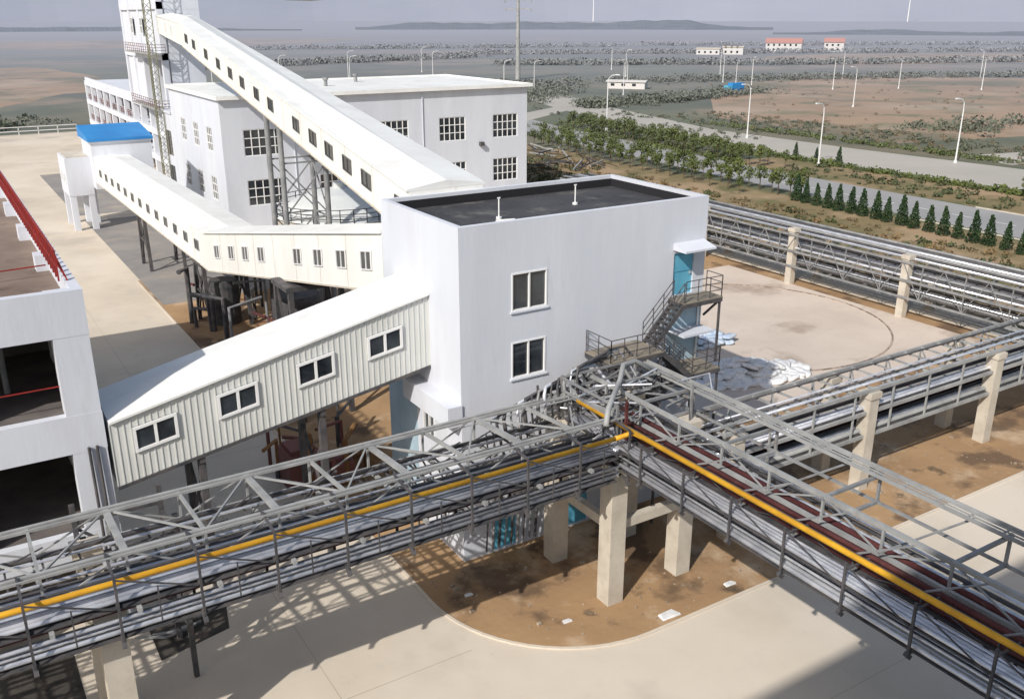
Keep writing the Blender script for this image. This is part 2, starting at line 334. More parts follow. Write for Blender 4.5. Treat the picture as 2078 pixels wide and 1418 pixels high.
def trims(e,F,L,h,step):
    mb=MB()
    for i in range(1,int(L/step)):mb.lbox(F,i*step-.02,.05,.002,i*step+.02,h-.05,.012)
    mb.lbox(F,0,-.1,-.02,L,-.005,.05);mb.build('panel_trim',CCOL,e)
G1=thing('conveyor_gallery','short white conveyor gallery with ribbed cladding and four windows','conveyor gallery',(-7,4.7,0))
A0,A1=(-14.45,3,6.85),(-.02,3,9.3)
gallery(G1,[(A0,(-14.45,6.6,6.85),2.8),(A1,(-.02,6.6,9.3),3.5)],ROOFW,SIDING,.2,.15)
F1,L1=sideframe(A0,A1)
mb=MB();n=int(L1/.27)
for i in range(n+1):
    u=L1*i/n;h=2.8+.7*u/L1;mb.lbox(F1,u-.025,.02,.002,u+.025,h-.03,.03)
mb.build('cladding_rib',SIDING,G1)
mb=MB();mb.lbox(F1,0,-.14,-.02,L1,-.01,.06);mb.build('bottom_trim',STEELD,G1)
for t in (.12,.36,.605,.84):
    u=t*L1;h=2.8+.7*t;window(G1,F1,u-.9,h*.42,1.8,1.1,2,1,set_=.05,fr=.12,proud=.12)
for x,zz in ((-11,7.3),(-5.5,8.2)):
    mb=MB()
    for y in (3.3,6.2):mb.beam((x,y,0),(x,y,zz),.3)
    mb.beam((x,3.3,3),(x,6.2,6.5),.12);mb.beam((x,6.2,3),(x,3.3,6.5),.12);mb.beam((x,3,zz-.15),(x,6.5,zz-.15),.25);mb.build('support_frame',STEELD,G1)
G2=thing('conveyor_gallery','long low cream conveyor gallery with rows of small windows','conveyor gallery',(0,45,0))
s2=[((0,8.0,11.75),(3.8,8.0,11.75),3.0),((-1.0,40,5.8),(2.9,40,5.8),3.0),((-1.5,88,6.0),(2.5,88,6.0),2.9)]
gallery(G2,s2,ROOFW,WHITE2,.25,.15)
F2,L2=sfx(s2[1][0],s2[0][0]);trims(G2,F2,L2,3,4)
for t in (.092,.206,.309,.416,.628,.732,.838,.94):window(G2,F2,t*L2-.7,1.05,1.35,1.05,2,1,set_=.02,fr=.06,proud=.05)
F3,L3=sfx(s2[2][0],s2[1][0]);trims(G2,F3,L3,2.9,4)
for i in range(13):window(G2,F3,2.5+i*3.5,1.1,1.2,.85,2,1,set_=.02,fr=.04,proud=.04,fm=STEEL)
for y,zz in ((22,9),(44,5.8),(67,5.9)):
    mb=MB()
    for x in (-.8,2.6):
        for dy in (-1.3,1.3):mb.beam((x,y+dy*1.5,0),(x,y+dy,zz),.32)
        mb.beam((x,y-1.9,.6),(x,y+1.3,zz-.4),.14);mb.beam((x,y+1.9,.6),(x,y-1.3,zz-.4),.14);mb.beam((x,y-1.6,zz*.5),(x,y+1.6,zz*.5),.16)
    mb.box(-1.1,y-1.5,zz-.3,2.9,y+1.5,zz-.02);mb.build('support_frame',STEELD,G2)
G3=thing('conveyor_gallery','long steep white conveyor gallery rising to a tall tower','conveyor gallery',(5,50,0))
s3=[((1.6,7.96,14.4),(5.9,7.96,14.4),2.3),((8.0,78,21.9),(12.6,90,22.7),2.3),((12.8,111.9,22.8),(17,111.9,22.8),2.3)]
gallery(G3,s3,ROOFW,WHITE2,.3,.15)
F4,L4=sfx(s3[1][0],s3[0][0]);trims(G3,F4,L4,2.3,5)
for s_ in (.02,.05,.1,.15,.2,.25,.31,.37,.48,.554,.626,.708,.796,.956):
    t=s_*113/((1-s_)*47+s_*113);window(G3,F4,t*L4-.75,.75,1.6,.9,2,1,set_=.02,fr=.03,proud=.03,fm=FRAMEG)
F5,L5=sfx(s3[2][0],s3[1][0])
for u in (14,22):window(G3,F5,u,.6,1.6,1.2,2,1,set_=.02,fr=.06,proud=.04)
t=(37-8)/70;x0=1.6+6.4*t+.5;x1=5.9+6.3*t-.2;zz=14.2+7.5*t;y=37
for i_ in (0,1):
    mb=MB();yy=y+i_*3
    for x in (x0,x1):mb.tube([(x,yy,0),(x,yy,zz+.3*i_)],.22,12)
    for z0 in np.arange(1,zz-4,4.5):
        mb.beam((x0,yy,z0),(x1,yy,z0+4),.1);mb.beam((x1,yy,z0),(x0,yy,z0+4),.1);mb.beam((x0,yy,z0+4.2),(x1,yy,z0+4.2),.12)
    mb.build('support_frame',STEEL,G3)
mb=MB()
for z0 in np.arange(1,zz-4,4.5):mb.beam((x1,y,z0),(x1,y+3,z0+4),.1);mb.beam((x1,y,z0+4.2),(x1,y+3,z0+4.2),.12)
mb.build('cross_brace',STEEL,G3)
# ------------------------------------------------------------ blue roofed tower
T=thing('transfer_tower','small white box tower with blue sheet roof on legs','building',(0,93,0))
mb=MB();mb.box(-1.7,88,5.2,5.2,95,10.7).box(-4.6,90,4.3,-1.71,96,8.9);mb.box(-1.9,87.8,10.7,5.4,95.2,10.9)
for x,y in ((-4.2,90.4),(-2.1,90.4),(-4.2,95.6),(-2.1,95.6)):mb.box(x-.35,y-.35,0,x+.35,y+.35,4.3)
for x,y in ((-1.3,94.5),(4.8,88.4),(4.8,94.5)):mb.box(x-.35,y-.35,0,x+.35,y+.35,5.2)
mb.build('wall',WHITE,T)
mb=MB();mb.hexa([(-2.0,87.7,10.9),(5.5,87.7,10.9),(5.5,95.3,10.9),(-2.0,95.3,10.9),(-2.0,87.7,11.2),(5.5,87.7,11.2),(5.5,95.3,12.2),(-2.0,95.3,12.2)])
mb.build('roof',BLUER,T)
mb=MB();mb.box(-4.4,90.2,8.9,-1.9,95.8,9.0);mb.build('lower_roof',CCOL,T)
FT=(V((-4.6,96,0)),V((0,-1,0)),V((0,0,1)),V((-1,0,0)));window(T,FT,1,5.7,1,1.2,2,1,set_=.02,proud=.05);window(T,FT,3.6,5.7,1,1.2,2,1,set_=.02,proud=.05)
# ------------------------------------------------------------ big building
P=thing('processing_building','large white industrial building with grid windows on two storeys','building',(33,92,0))
x0,x1,y0,y1,zt=11.8,55.4,80,105,15.7
Fa=(V((x0,y0,0)),V((1,0,0)),V((0,0,1)),V((0,-1,0)));Fb=(V((x0,y1,0)),V((0,-1,0)),V((0,0,1)),V((-1,0,0)))
ho=[]
for x,w_ in ((14.4,4.9),(23.8,4.1),(32.5,4.1),(41.2,4.1),(49.7,4.1)):
    for z in (2.8,8.9):ho.append((x-x0,z,x-x0+w_,z+3.2))
hb=[(u,z,u+2.6,z+3.0) for u in (5,11.5,18) for z in (3,9.1)]
mb=MB();mb.wall(Fa,x1-x0,zt,ho,.25);mb.wall(Fb,y1-y0,zt,hb,.25);mb.quad((x1,y0,0),(x1,y1,0),(x1,y1,zt),(x1,y0,zt));mb.quad((x1,y1,0),(x0,y1,0),(x0,y1,zt),(x1,y1,zt))
mb.build('wall',WHITE,P)
mb=MB();mb.box(x0-.4,y0-.6,zt,x1+.6,y1+.4,zt+.25);mb.box(x0-.4,y0-.6,zt+.25,x1+.6,y0-.3,zt+.45).box(x1+.3,y0-.3,zt+.25,x1+.6,y1+.4,zt+.45).box(x0-.4,y1+.1,zt+.25,x1+.3,y1+.4,zt+.45).box(x0-.4,y0-.3,zt+.25,x0-.1,y1+.1,zt+.45)
mb.build('roof',ROOFW,P)
for h in ho:window(P,Fa,h[0],h[1],h[2]-h[0],3.2,5,3,set_=-.15,fr=.1,proud=-.05)
for h in hb:window(P,Fb,h[0],h[1],2.6,3.0,3,3,set_=-.15,fr=.1,proud=-.05)
for x,y in ((30,92),(37,98),(24,96)):
    mb=MB();mb.tube([(x,y,zt+.2),(x,y,zt+1.1)],.25,10);mb.tube([(x,y,zt+1.1),(x,y,zt+1.4)],.4,10);mb.build('vent_pipe',STEEL,P)
mb=MB();mb.box(47.4,79.4,8.0,48,79.99,8.5);mb.build('flood_light',STEELD,P)
for x in (20.7,38.7):
    mb=MB();mb.tube([(x,79.9,.1),(x,79.9,15.5)],.07,8);mb.build('downpipe',WHITE,P)
# tower
TW=thing('conveyor_tower','tall white tower with open frame floors and balcony','tower',(15,120,0))
x0,x1,y0,y1=13,19,112,139
mb=MB()
for y in (112,118.5,125,132,138.2):mb.box(x0,y,0,x0+.9,y+.9,34)
for z in (4.2,8.4,12.2,20,27,34):mb.box(x0-.05,y0,z-1,x1,y1,z)
mb.box(x0+.25,y0+.25,20,x1-.25,y1-.25,33.9);mb.box(x0+1.1,y0+.02,0,x1,y0+.4,33.9);mb.box(x0+.3,125.2,12.3,x1-.3,138,19.9)
mb.build('frame',WHITE,TW)
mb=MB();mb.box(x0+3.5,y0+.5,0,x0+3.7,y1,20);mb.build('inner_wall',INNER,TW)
for z in (12.2,20):
    mb=MB();mb.box(x0-1.6,y0-1.5,z-.2,x0-.06,y1-9,z);mb.build('balcony',STEELL,TW)
    r=MB();rail(r,[(x0-1.5,y1-9,z),(x0-1.5,y0-1.4,z),(x0+.3,y0-1.4,z)],1.2,.04,1.5);r.build('railing',REDM,TW)
FTW=(V((x0,y1,0)),V((0,-1,0)),V((0,0,1)),V((-1,0,0)))
for u,z in ((15,22.5),(15,29),(8,29),(8,22.5)):window(TW,FTW,u,z,1.6,2.4,2,2,set_=.06,fr=.12,proud=.12)
mb=MB()
for dx,dy in ((0,0),(.9,0),(0,.9)):mb.tube([(x0-2.2+dx,y0-2.6+dy,0),(x0-2.2+dx,y0-2.6+dy,34)],.07,6)
for z in range(0,33,1):mb.beam((x0-2.2,y0-2.6,z),(x0-1.3,y0-2.6,z+1),.06);mb.beam((x0-2.2,y0-1.7,z),(x0-2.2,y0-2.6,z+1),.06);mb.beam((x0-1.3,y0-2.6,z),(x0-2.2,y0-1.7,z+1),.06)
mb.build('ladder_mast',mat('olive_paint',(.2,.2,.13),.6),TW)
# wing
WG=thing('open_wing_building','long low white frame building with open bays','building',(20,160,0))
wy0,wy1,wx=139.3,188,13.;n=7
mb=MB()
for i in range(n+1):
    y=wy0+(wy1-wy0)*i/n;mb.box(wx,y-.45,0,wx+.8,y+.45,12.2);mb.box(wx+9,y-.4,0,wx+9.8,y+.4,12.2)
for z in (4.2,8.4,12.2):mb.box(wx-.05,wy0,z-.9,wx+10,wy1+.4,z)
mb.box(wx+.1,wy0,12.2,wx+.4,wy1,12.9);mb.build('frame',WHITE,WG)
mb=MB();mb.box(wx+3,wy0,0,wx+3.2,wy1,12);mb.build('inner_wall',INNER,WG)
for i in range(n):
    if i%2==0:
        y=wy0+(wy1-wy0)*(i+.5)/n;mb=MB();mb.box(wx+1,y-2,4.2,wx+2.8,y+2,6);mb.tube([(wx+1.9,y,6),(wx+1.9,y,7)],.5,10);mb.build('machine',REDM,WG)
for z in (4.2,8.4):
    r=MB();rail(r,[(wx+.3,wy0,z),(wx+.3,wy1,z)],1.1,.05,2);r.build('railing',REDM,WG)
EB=thing('side_block_building','white block adjoining the larger industrial building','building',(13,108,0))
mb=MB();mb.box(11.9,105.5,0,19,111.5,12);mb.box(11.7,105.45,12,19.2,111.7,12.3);mb.build('wall',WHITE,EB)
mb=MB();mb.box(11.86,107,6,11.899,110,9.5);mb.build('window',GLASS,EB)
mb=MB();mb.box(11.86,107,1,11.899,110,4.5);mb.build('window',GLASS,EB)
# ------------------------------------------------------------ silo tank
SL=thing('storage_tank','round pale concrete tank with conical roof and railing','tank',(14.5,50,0))
cx,cy=14.5,50
mb=MB();mb.tube([(cx,cy,0),(cx,cy,7.2)],6.2,40);mb.build('tank_wall',CCOL,SL)
mb=MB()
for t in range(40):
    a=2*math.pi*t/40;b=2*math.pi*(t+1)/40
    for (ra,za),(rb,zb) in (((6.4,7.25),(4.6,8.4)),((4.6,8.4),(2.6,9.2)),((2.6,9.2),(.6,9.6))):
        mb.quad((cx+ra*math.cos(a),cy+ra*math.sin(a),za),(cx+ra*math.cos(b),cy+ra*math.sin(b),za),(cx+rb*math.cos(b),cy+rb*math.sin(b),zb),(cx+rb*math.cos(a),cy+rb*math.sin(a),zb))
mb.tube([(cx,cy,9.5),(cx,cy,10.1)],.6,16);mb.build('tank_roof',TANKR,SL)
r=MB();rail(r,[(cx+6.3*math.cos(a),cy+6.3*math.sin(a),7.25) for a in np.linspace(0,2*math.pi,33)],1.3,.04,1.3);r.build('railing',STEELD,SL)
# machinery under galleries
random.seed(21)
MC=thing('steel_machinery','cluster of dark steel pipes and vessels on soil','machinery',(2,42,0))
for i in range(40):
    mb=MB();x=random.uniform(-2.3,8);y=random.uniform(24,50);z=random.uniform(1,5);mb.tube([(x,y,0),(x,y,z),(x+random.uniform(-3,3),y+random.uniform(-3,3),z)],random.uniform(.05,.22),8);mb.build('pipework',[STEELD,MAROON,STEEL,STEELD][i%4],MC)
r=MB();rail(r,[(-1.5,26,4.2),(7,26,4.2)],1.1,.04,1.4)
for x in (-1.5,2.7,7):r.beam((x,26,0),(x,26,4.2),.22)
r.beam((-1.5,26,4.1),(7,26,4.1),.25);r.build('railing',REDM,MC)
for x,y,r_,h in ((4,34,2,4.2),(1.5,29,1.2,3),(6,42,1.6,3.6),(1,44,1.3,3.4)):
    mb=MB();mb.tube([(x,y,0),(x,y,h),(x,y,h+.4)],r_,20,r_*.9);mb.build('vessel',STEELD,MC)
M2=thing('steel_machinery','rusty machinery and pipes below the ribbed gallery','machinery',(-1,10,0))
for i in range(22):
    mb=MB();x=random.uniform(-5,1);y=random.uniform(9,16);z=random.uniform(.6,3.2);mb.tube([(x,y,.05),(x,y,z),(x+random.uniform(-2,2),y+random.uniform(-1,2),z)],random.uniform(.05,.18),8);mb.build('pipework',[STEELD,REDM,RUSTD][i%3],M2)
for q in ((-4.8,11,.02,-3,13,2.2),(-2.4,10.5,.02,-1.2,12,1.4)):
    mb=MB();mb.box(*q);mb.box(q[0]+.2,q[1]+.2,q[5],q[3]-.2,q[4]-.2,q[5]+.25);mb.build('machine_body',REDM,M2)
# ------------------------------------------------------------ left building
LB=thing('framed_building','white concrete frame building with open storeys and red roof railing','building',(-22,18,0))
xl,xr,yf,yb,zt=-34,-14.6,3,37,15.3
mb=MB()
for z0,z1 in ((13.5,15.3),(8.7,10.3),(4.0,5.2)):
    mb.box(xl,yf,z0,xr,yf+.4,z1);mb.box(xr-.4,yf+.4,z0,xr,yb,z1)
for x in (-34,-27.6,-21.2,-15.9):mb.box(x,yf+.01,0,x+1.28,yf+.9,15.2)
for y in (10,17,24,30.5,36):mb.box(xr-.9,y,0,xr-.01,y+.9,15.2)
mb.box(xr-.25,yf+.9,0,xr-.02,yb,15.2)
mb.build('frame',WHITE,LB)
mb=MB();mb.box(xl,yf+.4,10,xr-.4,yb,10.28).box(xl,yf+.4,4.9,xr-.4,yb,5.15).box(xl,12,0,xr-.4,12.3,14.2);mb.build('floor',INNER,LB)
mb=MB();mb.box(xl,yf+.4,14.3,xr-.4,yb,14.5);mb.build('roof',mat('brown_roof',(.18,.135,.11),.9,(.27,.21,.17),.3,extra=[((.08,.06,.05),.5,.55,.7,.7)]),LB)
r=MB();rail(r,[(xr-.6,yf+1.6,15.32),(xr-.6,yb,15.32)],1.2,.04,.75,1)
for i in range(45):r.beam((xr-.3,yf+1.6+i*.75,15.3),(xr-.6,yf+1.8+i*.75,16.4),.06)
r.beam((-34,7,15.0),(xr-.6,9,15.0),.05);r.beam((xl,yf+.6,11.4),(-15.3,yf+.6,11.4),.04);r.build('railing',RED,LB)
for x,y in ((-19,8),(-25,9),(-22,6),(-17.6,7)):
    mb=MB();mb.tube([(x,y,10.3),(x,y,13.4)],.12,8);mb.build('pipework',STEEL,LB)
for x in (-15.3,-15.0):
    mb=MB();mb.tube([(x,2.9,8.9),(x,2.85,4),(x,2.8,0)],.06,8);mb.build('pipework',STEELD,LB)
NB=thing('warehouse_block','tall white industrial block standing across the yard','building',(-40,-60,0))
mb=MB();mb.box(-62,-80,0,-20,-39.0,40);mb.build('wall',WHITE,NB)
mb=MB();mb.box(-62.3,-80.3,40,-19.7,-38.6,40.4);mb.build('roof',CCOL,NB)
# ------------------------------------------------------------ pipe racks
def column(e,x,y,h,w=.42,m=None):
    mb=MB();mb.box(x-w,y-w,0,x+w,y+w,h-.35);mb.box(x-w-.08,y-w-.08,h-.35,x+w+.08,y+w+.08,h);return mb.build('column',m or CCOL,e)
RL=thing('pipe_rack','elevated grey steel pipe rack with silver and yellow pipes','pipe rack',(-16,-4,0))
for y in (-6.2,-2.0):
    column(RL,-16.4,y,7.4);column(RL,-36.5,y,7.4)
    if y==-2.0:column(RL,4.0,y,7.6)
column(RL,4.1,-6.2,7.8)
XA,XB=-42,4.4;bays=[XB-i*2.5 for i in range(19)]
def truss_x(ya,zb,zt_,w):
    mb=MB();mb.beam((XA,ya,zb),(XB,ya,zb),w,w*1.2);mb.beam((XA,ya,zt_),(XB,ya,zt_),w,w*1.2)
    for i,x in enumerate(bays):
        mb.beam((x,ya,zb),(x,ya,zt_),w*.6)
        if i<len(bays)-1:
            if i%2:mb.beam((x,ya,zb),(bays[i+1],ya,zt_),w*.4)
            else:mb.beam((x,ya,zt_),(bays[i+1],ya,zb),w*.4)
    return mb
truss_x(-2.2,7.5,8.65,.14).build('truss',STEELL,RL);truss_x(-6.1,7.7,9.0,.14).build('truss',STEELL,RL)
mb=MB();mb.beam((XA,-2.55,8.72),(XB,-2.55,8.72),.07,.1);mb.beam((XA,-6.45,9.1),(XB,-6.45,9.1),.06,.08)
for i,x in enumerate(bays):
    mb.beam((x,-6.1,8.95),(x,-2.2,8.6),.22 if i%2==0 else .1,.15);mb.beam((x,-7.5,7.65),(x,-2.2,7.5),.14)
    if i<len(bays)-1:
        x2=bays[i+1];mb.beam((x,-6.1,8.97) if i%2 else (x,-2.2,8.62),(x2,-2.2,8.62) if i%2 else (x2,-6.1,8.97),.065)
mb.build('cross_beam',STEELL,RL)
mb=MB();mb.box(XA,-7.3,7.74,3.4,-5.0,7.78);mb.box(XA,-7.3,6.68,3.4,-6.2,6.71)  # dark plates added to blacken the shaded gaps between pipes
for k_ in range(40):mb.beam((XA+k_*1.15,-5,7.6),(XA+k_*1.15,-2.3,7.55),.07)
mb.build('gap_shade_plate',STEELD,RL)
mb=MB()
for x in bays:
    x-=.6;mb.beam((x,-7.45,6.7),(x,-7.45,9.0),.08);mb.beam((x,-7.45,6.75),(x,-6.1,6.75),.09);mb.beam((x,-7.45,9.0),(x,-6.1,9.1),.08)
    mb.beam((x,-7.45,7.85),(x,-6.1,7.85),.08);mb.beam((x,-6.1,6.75),(x,-6.1,7.7),.09);mb.beam((x,-7.55,6.5),(x,-7.3,6.75),.14);mb.beam((x,-7.45,8.9),(x+2.4,-7.45,7.9),.045)
    mb.beam((x+1.2,-7.45,7.0),(x+1.2,-7.45,8.3),.045)
mb.build('pipe_bracket',STEELD,RL)
for y,z,r_,m in ((-7.1,7.98,.09,SILV),(-6.88,7.98,.08,SILV),(-6.68,7.98,.08,SILV),(-6.45,8.0,.09,SILV),(-6.25,7.95,.06,SILV),(-7.1,6.88,.11,SILV),(-6.85,6.86,.09,SILV),(-6.62,6.86,.08,SILV),(-6.38,6.86,.08,SILV),(-7.3,7.4,.06,SILV),(-7.2,7.15,.05,SILV),(-5.7,7.93,.12,SILV),(-5.4,7.9,.08,SILV),(-5.15,7.88,.07,STEELD),(-4.85,7.92,.06,SILV),(-5.9,8.3,.06,STEELD),(-7.0,8.55,.1,YELL),(-6.6,8.5,.05,STEELD),(-6.75,8.3,.05,SILV),(-2.7,7.75,.09,STEELD),(-3.0,7.72,.06,SILV),(-6.85,7.45,.05,MAROON),(-4.55,7.75,.05,STEELD),(-6.5,7.3,.06,STEELD)):
    mb=MB();mb.tube([(XA,y,z),(3.4,y,z)],r_,10);mb.build('pipe',m,RL,smooth=True)
mb=MB();random.seed(3)
for k_ in range(110):
    a=-40+k_*.4;y=random.choice((-5,-4.6,-4.2,-3.9,-3));mb.beam((a,y,7.66),(a+random.uniform(.5,1.9),y+random.uniform(-.5,.5),7.68+random.uniform(0,.6)),.045)
mb.box(XA,-3.7,7.6,XB,-3.4,7.66);mb.build('cable_tray',STEELD,RL)
mb=MB()
for k_ in range(9):
    xs=-3.5+.45*k_;pts=[(xs-3,-2.4,7.6)]+[(xs-3+3.2*t,-2.3+.4*t,7.6-2.6*math.sin(t*1.9)-.2*k_*t) for t in (.25,.5,.75,1)]+[(xs+.6,-1.2,3.0)];mb.tube(pts,.04,6)
mb.build('hanging_cable',STEELD,RL)
mb=MB()
for x in (-16.4,-13.2):
    for y in (-2.0,.8):mb.beam((x,y+.5,0),(x,y+.5,7.4),.2)
    mb.beam((x,-1.5,6.2),(x,1.3,6.2),.16);mb.beam((x,-1.5,2.5),(x,1.3,6),.1)
for y in (-1.5,1.3):mb.beam((-16.4,y,3.2),(-13.2,y,3.2),.14);mb.beam((-16.4,y,6.4),(-13.2,y,3.3),.1);mb.beam((-16.4,y,6.6),(-13.2,y,6.6),.14)
mb.build('support_frame',STEELD,RL)
# right rack
RR=thing('pipe_rack','elevated steel rack with maroon, yellow and silver pipes','pipe rack',(6,-20,0))
for x,y in ((8.3,-6.0),(8.3,-2.0)):column(RR,x,y,7.9)
for y in (-26,-44):
    column(RR,4.3,y,7.9);column(RR,8.4,y,7.9)
YA,YB=-48,-.6;by=[YB-i*2.5 for i in range(19)]
def truss_y(x,zb,zt_,w,m):
    mb=MB();mb.beam((x,YA,zb),(x,YB,zb),w,w*1.2);mb.beam((x,YA,zt_),(x,YB,zt_),w,w*1.2)
    for i,y in enumerate(by):
        mb.beam((x,y,zb),(x,y,zt_),w*.6)
        if i<len(by)-1:
            a,b=(zb,zt_) if i%2 else (zt_,zb);mb.beam((x,y,a),(x,by[i+1],b),w*.4)
    return mb.build('truss',m,RR)
truss_y(5.9,8.1,9.15,.14,STEELL);truss_y(4.5,7.9,8.6,.08,STEELD)
mb=MB()
for x in (8.5,9.15):mb.beam((x,YA,9.3),(x,YB,9.3),.08,.13)
for y in np.arange(YA,YB,1.25):mb.beam((8.5,y,9.25),(9.15,y,9.25),.05)
mb.beam((8.75,YA,9.31),(8.75,YB,9.31),.05);mb.beam((8.95,YA,9.31),(8.95,YB,9.31),.05);mb.build('cable_tray',STEELL,RR)
mb=MB()
for i,y in enumerate(by):
    if i%2==0:mb.beam((5.8,y,9.1),(9.1,y,9.1),.12);mb.beam((3.6,y,8.0),(9.1,y,8.0),.12);mb.beam((9.0,y,8.0),(9.0,y,9.2),.1)
    else:mb.beam((5.8,y,8.2),(9.0,y-1.2,9.1),.06);mb.beam((3.6,y,8.0),(5.9,y,8.0),.12)
    mb.beam((4.5,y,8.6),(5.8,y-1.2,9.1),.05)
mb.beam((9.0,YA,8.0),(9.0,YB,8.0),.1);mb.build('cross_beam',STEEL,RR)
mb=MB();mb.box(3.55,YA,7.95,4.4,-3.4,7.99);mb.box(3.55,YA,7.16,4.6,-3.4,7.19);mb.box(4.5,YA,8.0,6.6,-3.4,8.04);mb.build('gap_shade_plate',STEELD,RR)  # plates added under the pipes, their dark colour deepens the gap shade
mb=MB()
for y in by:
    y-=.5;mb.beam((3.45,y,7.1),(3.45,y,8.9),.08);mb.beam((3.45,y,7.12),(4.6,y,7.12),.08);mb.beam((3.45,y,8.65),(4.6,y,8.65),.06);mb.beam((3.55,y,6.95),(3.35,y,7.15),.14);mb.beam((4.6,y,7.15),(4.6,y,8.0),.08);mb.beam((3.45,y,8.8),(3.45,y-2.4,8),.04)
mb.build('pipe_bracket',STEELD,RR)
for x,z,r_,m in ((3.68,7.31,.1,SILV),(3.92,7.3,.1,SILV),(4.15,7.28,.08,SILV),(4.4,7.28,.08,SILV),(3.65,8.08,.08,SILV),(3.85,8.08,.09,SILV),(4.05,8.06,.07,SILV),(4.25,8.06,.07,SILV),(3.65,7.7,.05,SILV),(4.1,8.79,.11,YELL),(4.72,8.15,.1,MAROON),(4.95,8.17,.11,SILV),(5.22,8.16,.12,MAROON),(5.5,8.14,.11,MAROON),(5.08,8.42,.09,MAROON),(6.15,8.18,.12,MAROON),(6.42,8.14,.09,SILV),(6.8,8.15,.08,STEELD),(7.1,8.14,.07,SILV)):
    mb=MB();mb.tube([(x,YA,z),(x,-3.4,z)],r_,10);mb.build('pipe',m,RR,smooth=True)
# corner frame
CF=thing('pipe_junction_frame','steel and concrete corner frame where pipe racks meet','pipe rack',(6,-4,0))
z=3.6
for q in ((4.5,-6.35,z,7.9,-6.0,z+.45),(3.9,-5.8,z,4.25,-2.4,z+.45),(8.15,-5.6,z,8.5,-2.4,z+.45),(4.5,-2.2,z,7.9,-1.9,z+.45),(3.9,-5.8,7.2,4.3,-2.4,7.6),(4.5,-6.4,7.25,7.9,-6.0,7.7)):
    mb=MB();mb.box(*q);mb.build('tie_beam',CCOL,CF)
mb=MB()
for x,y in ((4.1,-6.2),(4.1,-2.1),(8.4,-2.1),(8.4,-6.1)):mb.beam((x,y,7.9),(x,y,9.6),.1)
for z in (9.5,8.9):
    mb.beam((4.1,-6.2,z),(4.1,-2.1,z),.09);mb.beam((4.1,-2.1,z),(8.4,-2.1,z),.09);mb.beam((8.4,-2.1,z),(8.4,-6.1,z),.09)
mb.beam((4.1,-6.2,8),(4.1,-2.1,9.5),.06);mb.beam((4.1,-2.1,8),(8.4,-2.1,9.5),.06);mb.beam((4.1,-4,9.5),(8.4,-4,9.5),.07);mb.build('frame',STEEL,CF)
mb=MB();mb.beam((4.35,-6.5,7.8),(4.35,-6.5,9.8),.12);mb.build('post',MAROON,CF)
for k_,(yy,xx,z,r_) in enumerate(((-7.1,3.65,7.98,.09),(-6.88,3.85,7.98,.08),(-6.68,4.05,7.98,.08),(-5.7,4.6,7.93,.12),(-5.4,5.,7.9,.08),(-7.1,3.68,6.88,.11))):
    pts=[(3.38,yy,z),(xx-.35,yy,z),(xx-.1,yy+.1,z+.05),(xx,yy+.4,z+.1),(xx,-3.4,z+.12)];mb=MB();mb.tube(pts,r_,10);mb.build('pipe',SILV,CF,smooth=True)
mb=MB();mb.tube([(3.38,-7.0,8.55),(3.75,-7.0,8.56),(4.0,-7.1,8.65),(4.1,-7.35,8.76),(4.1,-7.9,8.79)],.108,10);mb.build('pipe',YELL,CF,smooth=True)
for k_ in range(14):
    x=.2+.36*k_;zt_=8.2+.12*k_;pts=[(x,-2.4,7.6),(x,-2.2,zt_-.3),(x+.2,-2.0,zt_),(x+2.4,-1.6,zt_+.35),(x+3.3,-1.5,zt_+.3),(x+3.6,-1.8,zt_-.2),(x+3.8,-3,8.3)]
    mb=MB();mb.tube(pts,.05+.02*(k_%3),8);mb.build('pipe',[SILV,STEELD,STEELD,STEEL][k_%4],CF,smooth=True)
pts=[(3.2,-6.6,9.0),(3.6,-6.2,9.5),(4.3,-5.6,9.7),(5.8,-4.2,9.7),(6.6,-3.4,10.0),(7.6,-3,9.9),(8.3,-3.4,9.4)];mb=MB();mb.tube(pts,.12,10);mb.build('pipe',STEELL,CF,smooth=True)
random.seed(9)
for k_ in range(26):
    a=V((random.uniform(4,8.5),random.uniform(-6,-1),random.uniform(7.9,9.5)));mb=MB();mb.tube([a,a+V((random.uniform(-2,2),0,0)),a+V((random.uniform(-2,2),random.uniform(-2,1),random.uniform(-.5,.4)))],.045,6);mb.build('small_pipe',[STEELD,STEEL,SILV][k_%3],CF)
for k_ in range(9):
    mb=MB();x=.0+.35*k_;mb.tube([(x,-2.2,7.7),(x+.1,-2.2,6.8),(x+.6,-2.2,5.6-.3*(k_%2)),(x+.9,-1.0,4.8),(x+.9,-.6,.6)],.04+.015*(k_%3),8);mb.build('drop_pipe',[STEELD,STEEL][k_%2],CF)
# rack 2
R2=thing('pipe_rack','long low pipe rack on concrete columns with pale pipes','pipe rack',(33,-4,0))
for x in (12.4,22.5,34.2,45.5):
    for y in (-5.15,-2.5):column(R2,x,y,5.9,.36)
mb=MB()
for y in (-5.3,-2.4):
    for z in (6.0,4.7,3.3):mb.beam((11.5,y,z),(57,y,z),.14,.18)
for x in np.arange(11.5,57,1.6):mb.beam((x,-5.3,6.0),(x,-2.4,6.0),.1,.1)
for x in np.arange(11.5,57,3.2):
    for z in (4.7,3.3):mb.beam((x,-5.3,z),(x,-2.4,z),.12)
    mb.beam((x,-5.3,3.3),(x,-5.3,6.0),.09);mb.beam((x,-2.4,3.3),(x,-2.4,6.0),.09);mb.beam((x,-5.3,6.05),(x+3.2,-2.4,6.05),.06)
mb.build('frame',STEELL,R2)
mb=MB();mb.box(11.5,-5.2,4.78,57,-3.2,4.81);mb.box(11.5,-5.2,3.38,57,-3.0,3.41);mb.build('gap_shade_plate',STEELD,R2)  # plates added below the pipes to darken the gaps like shade
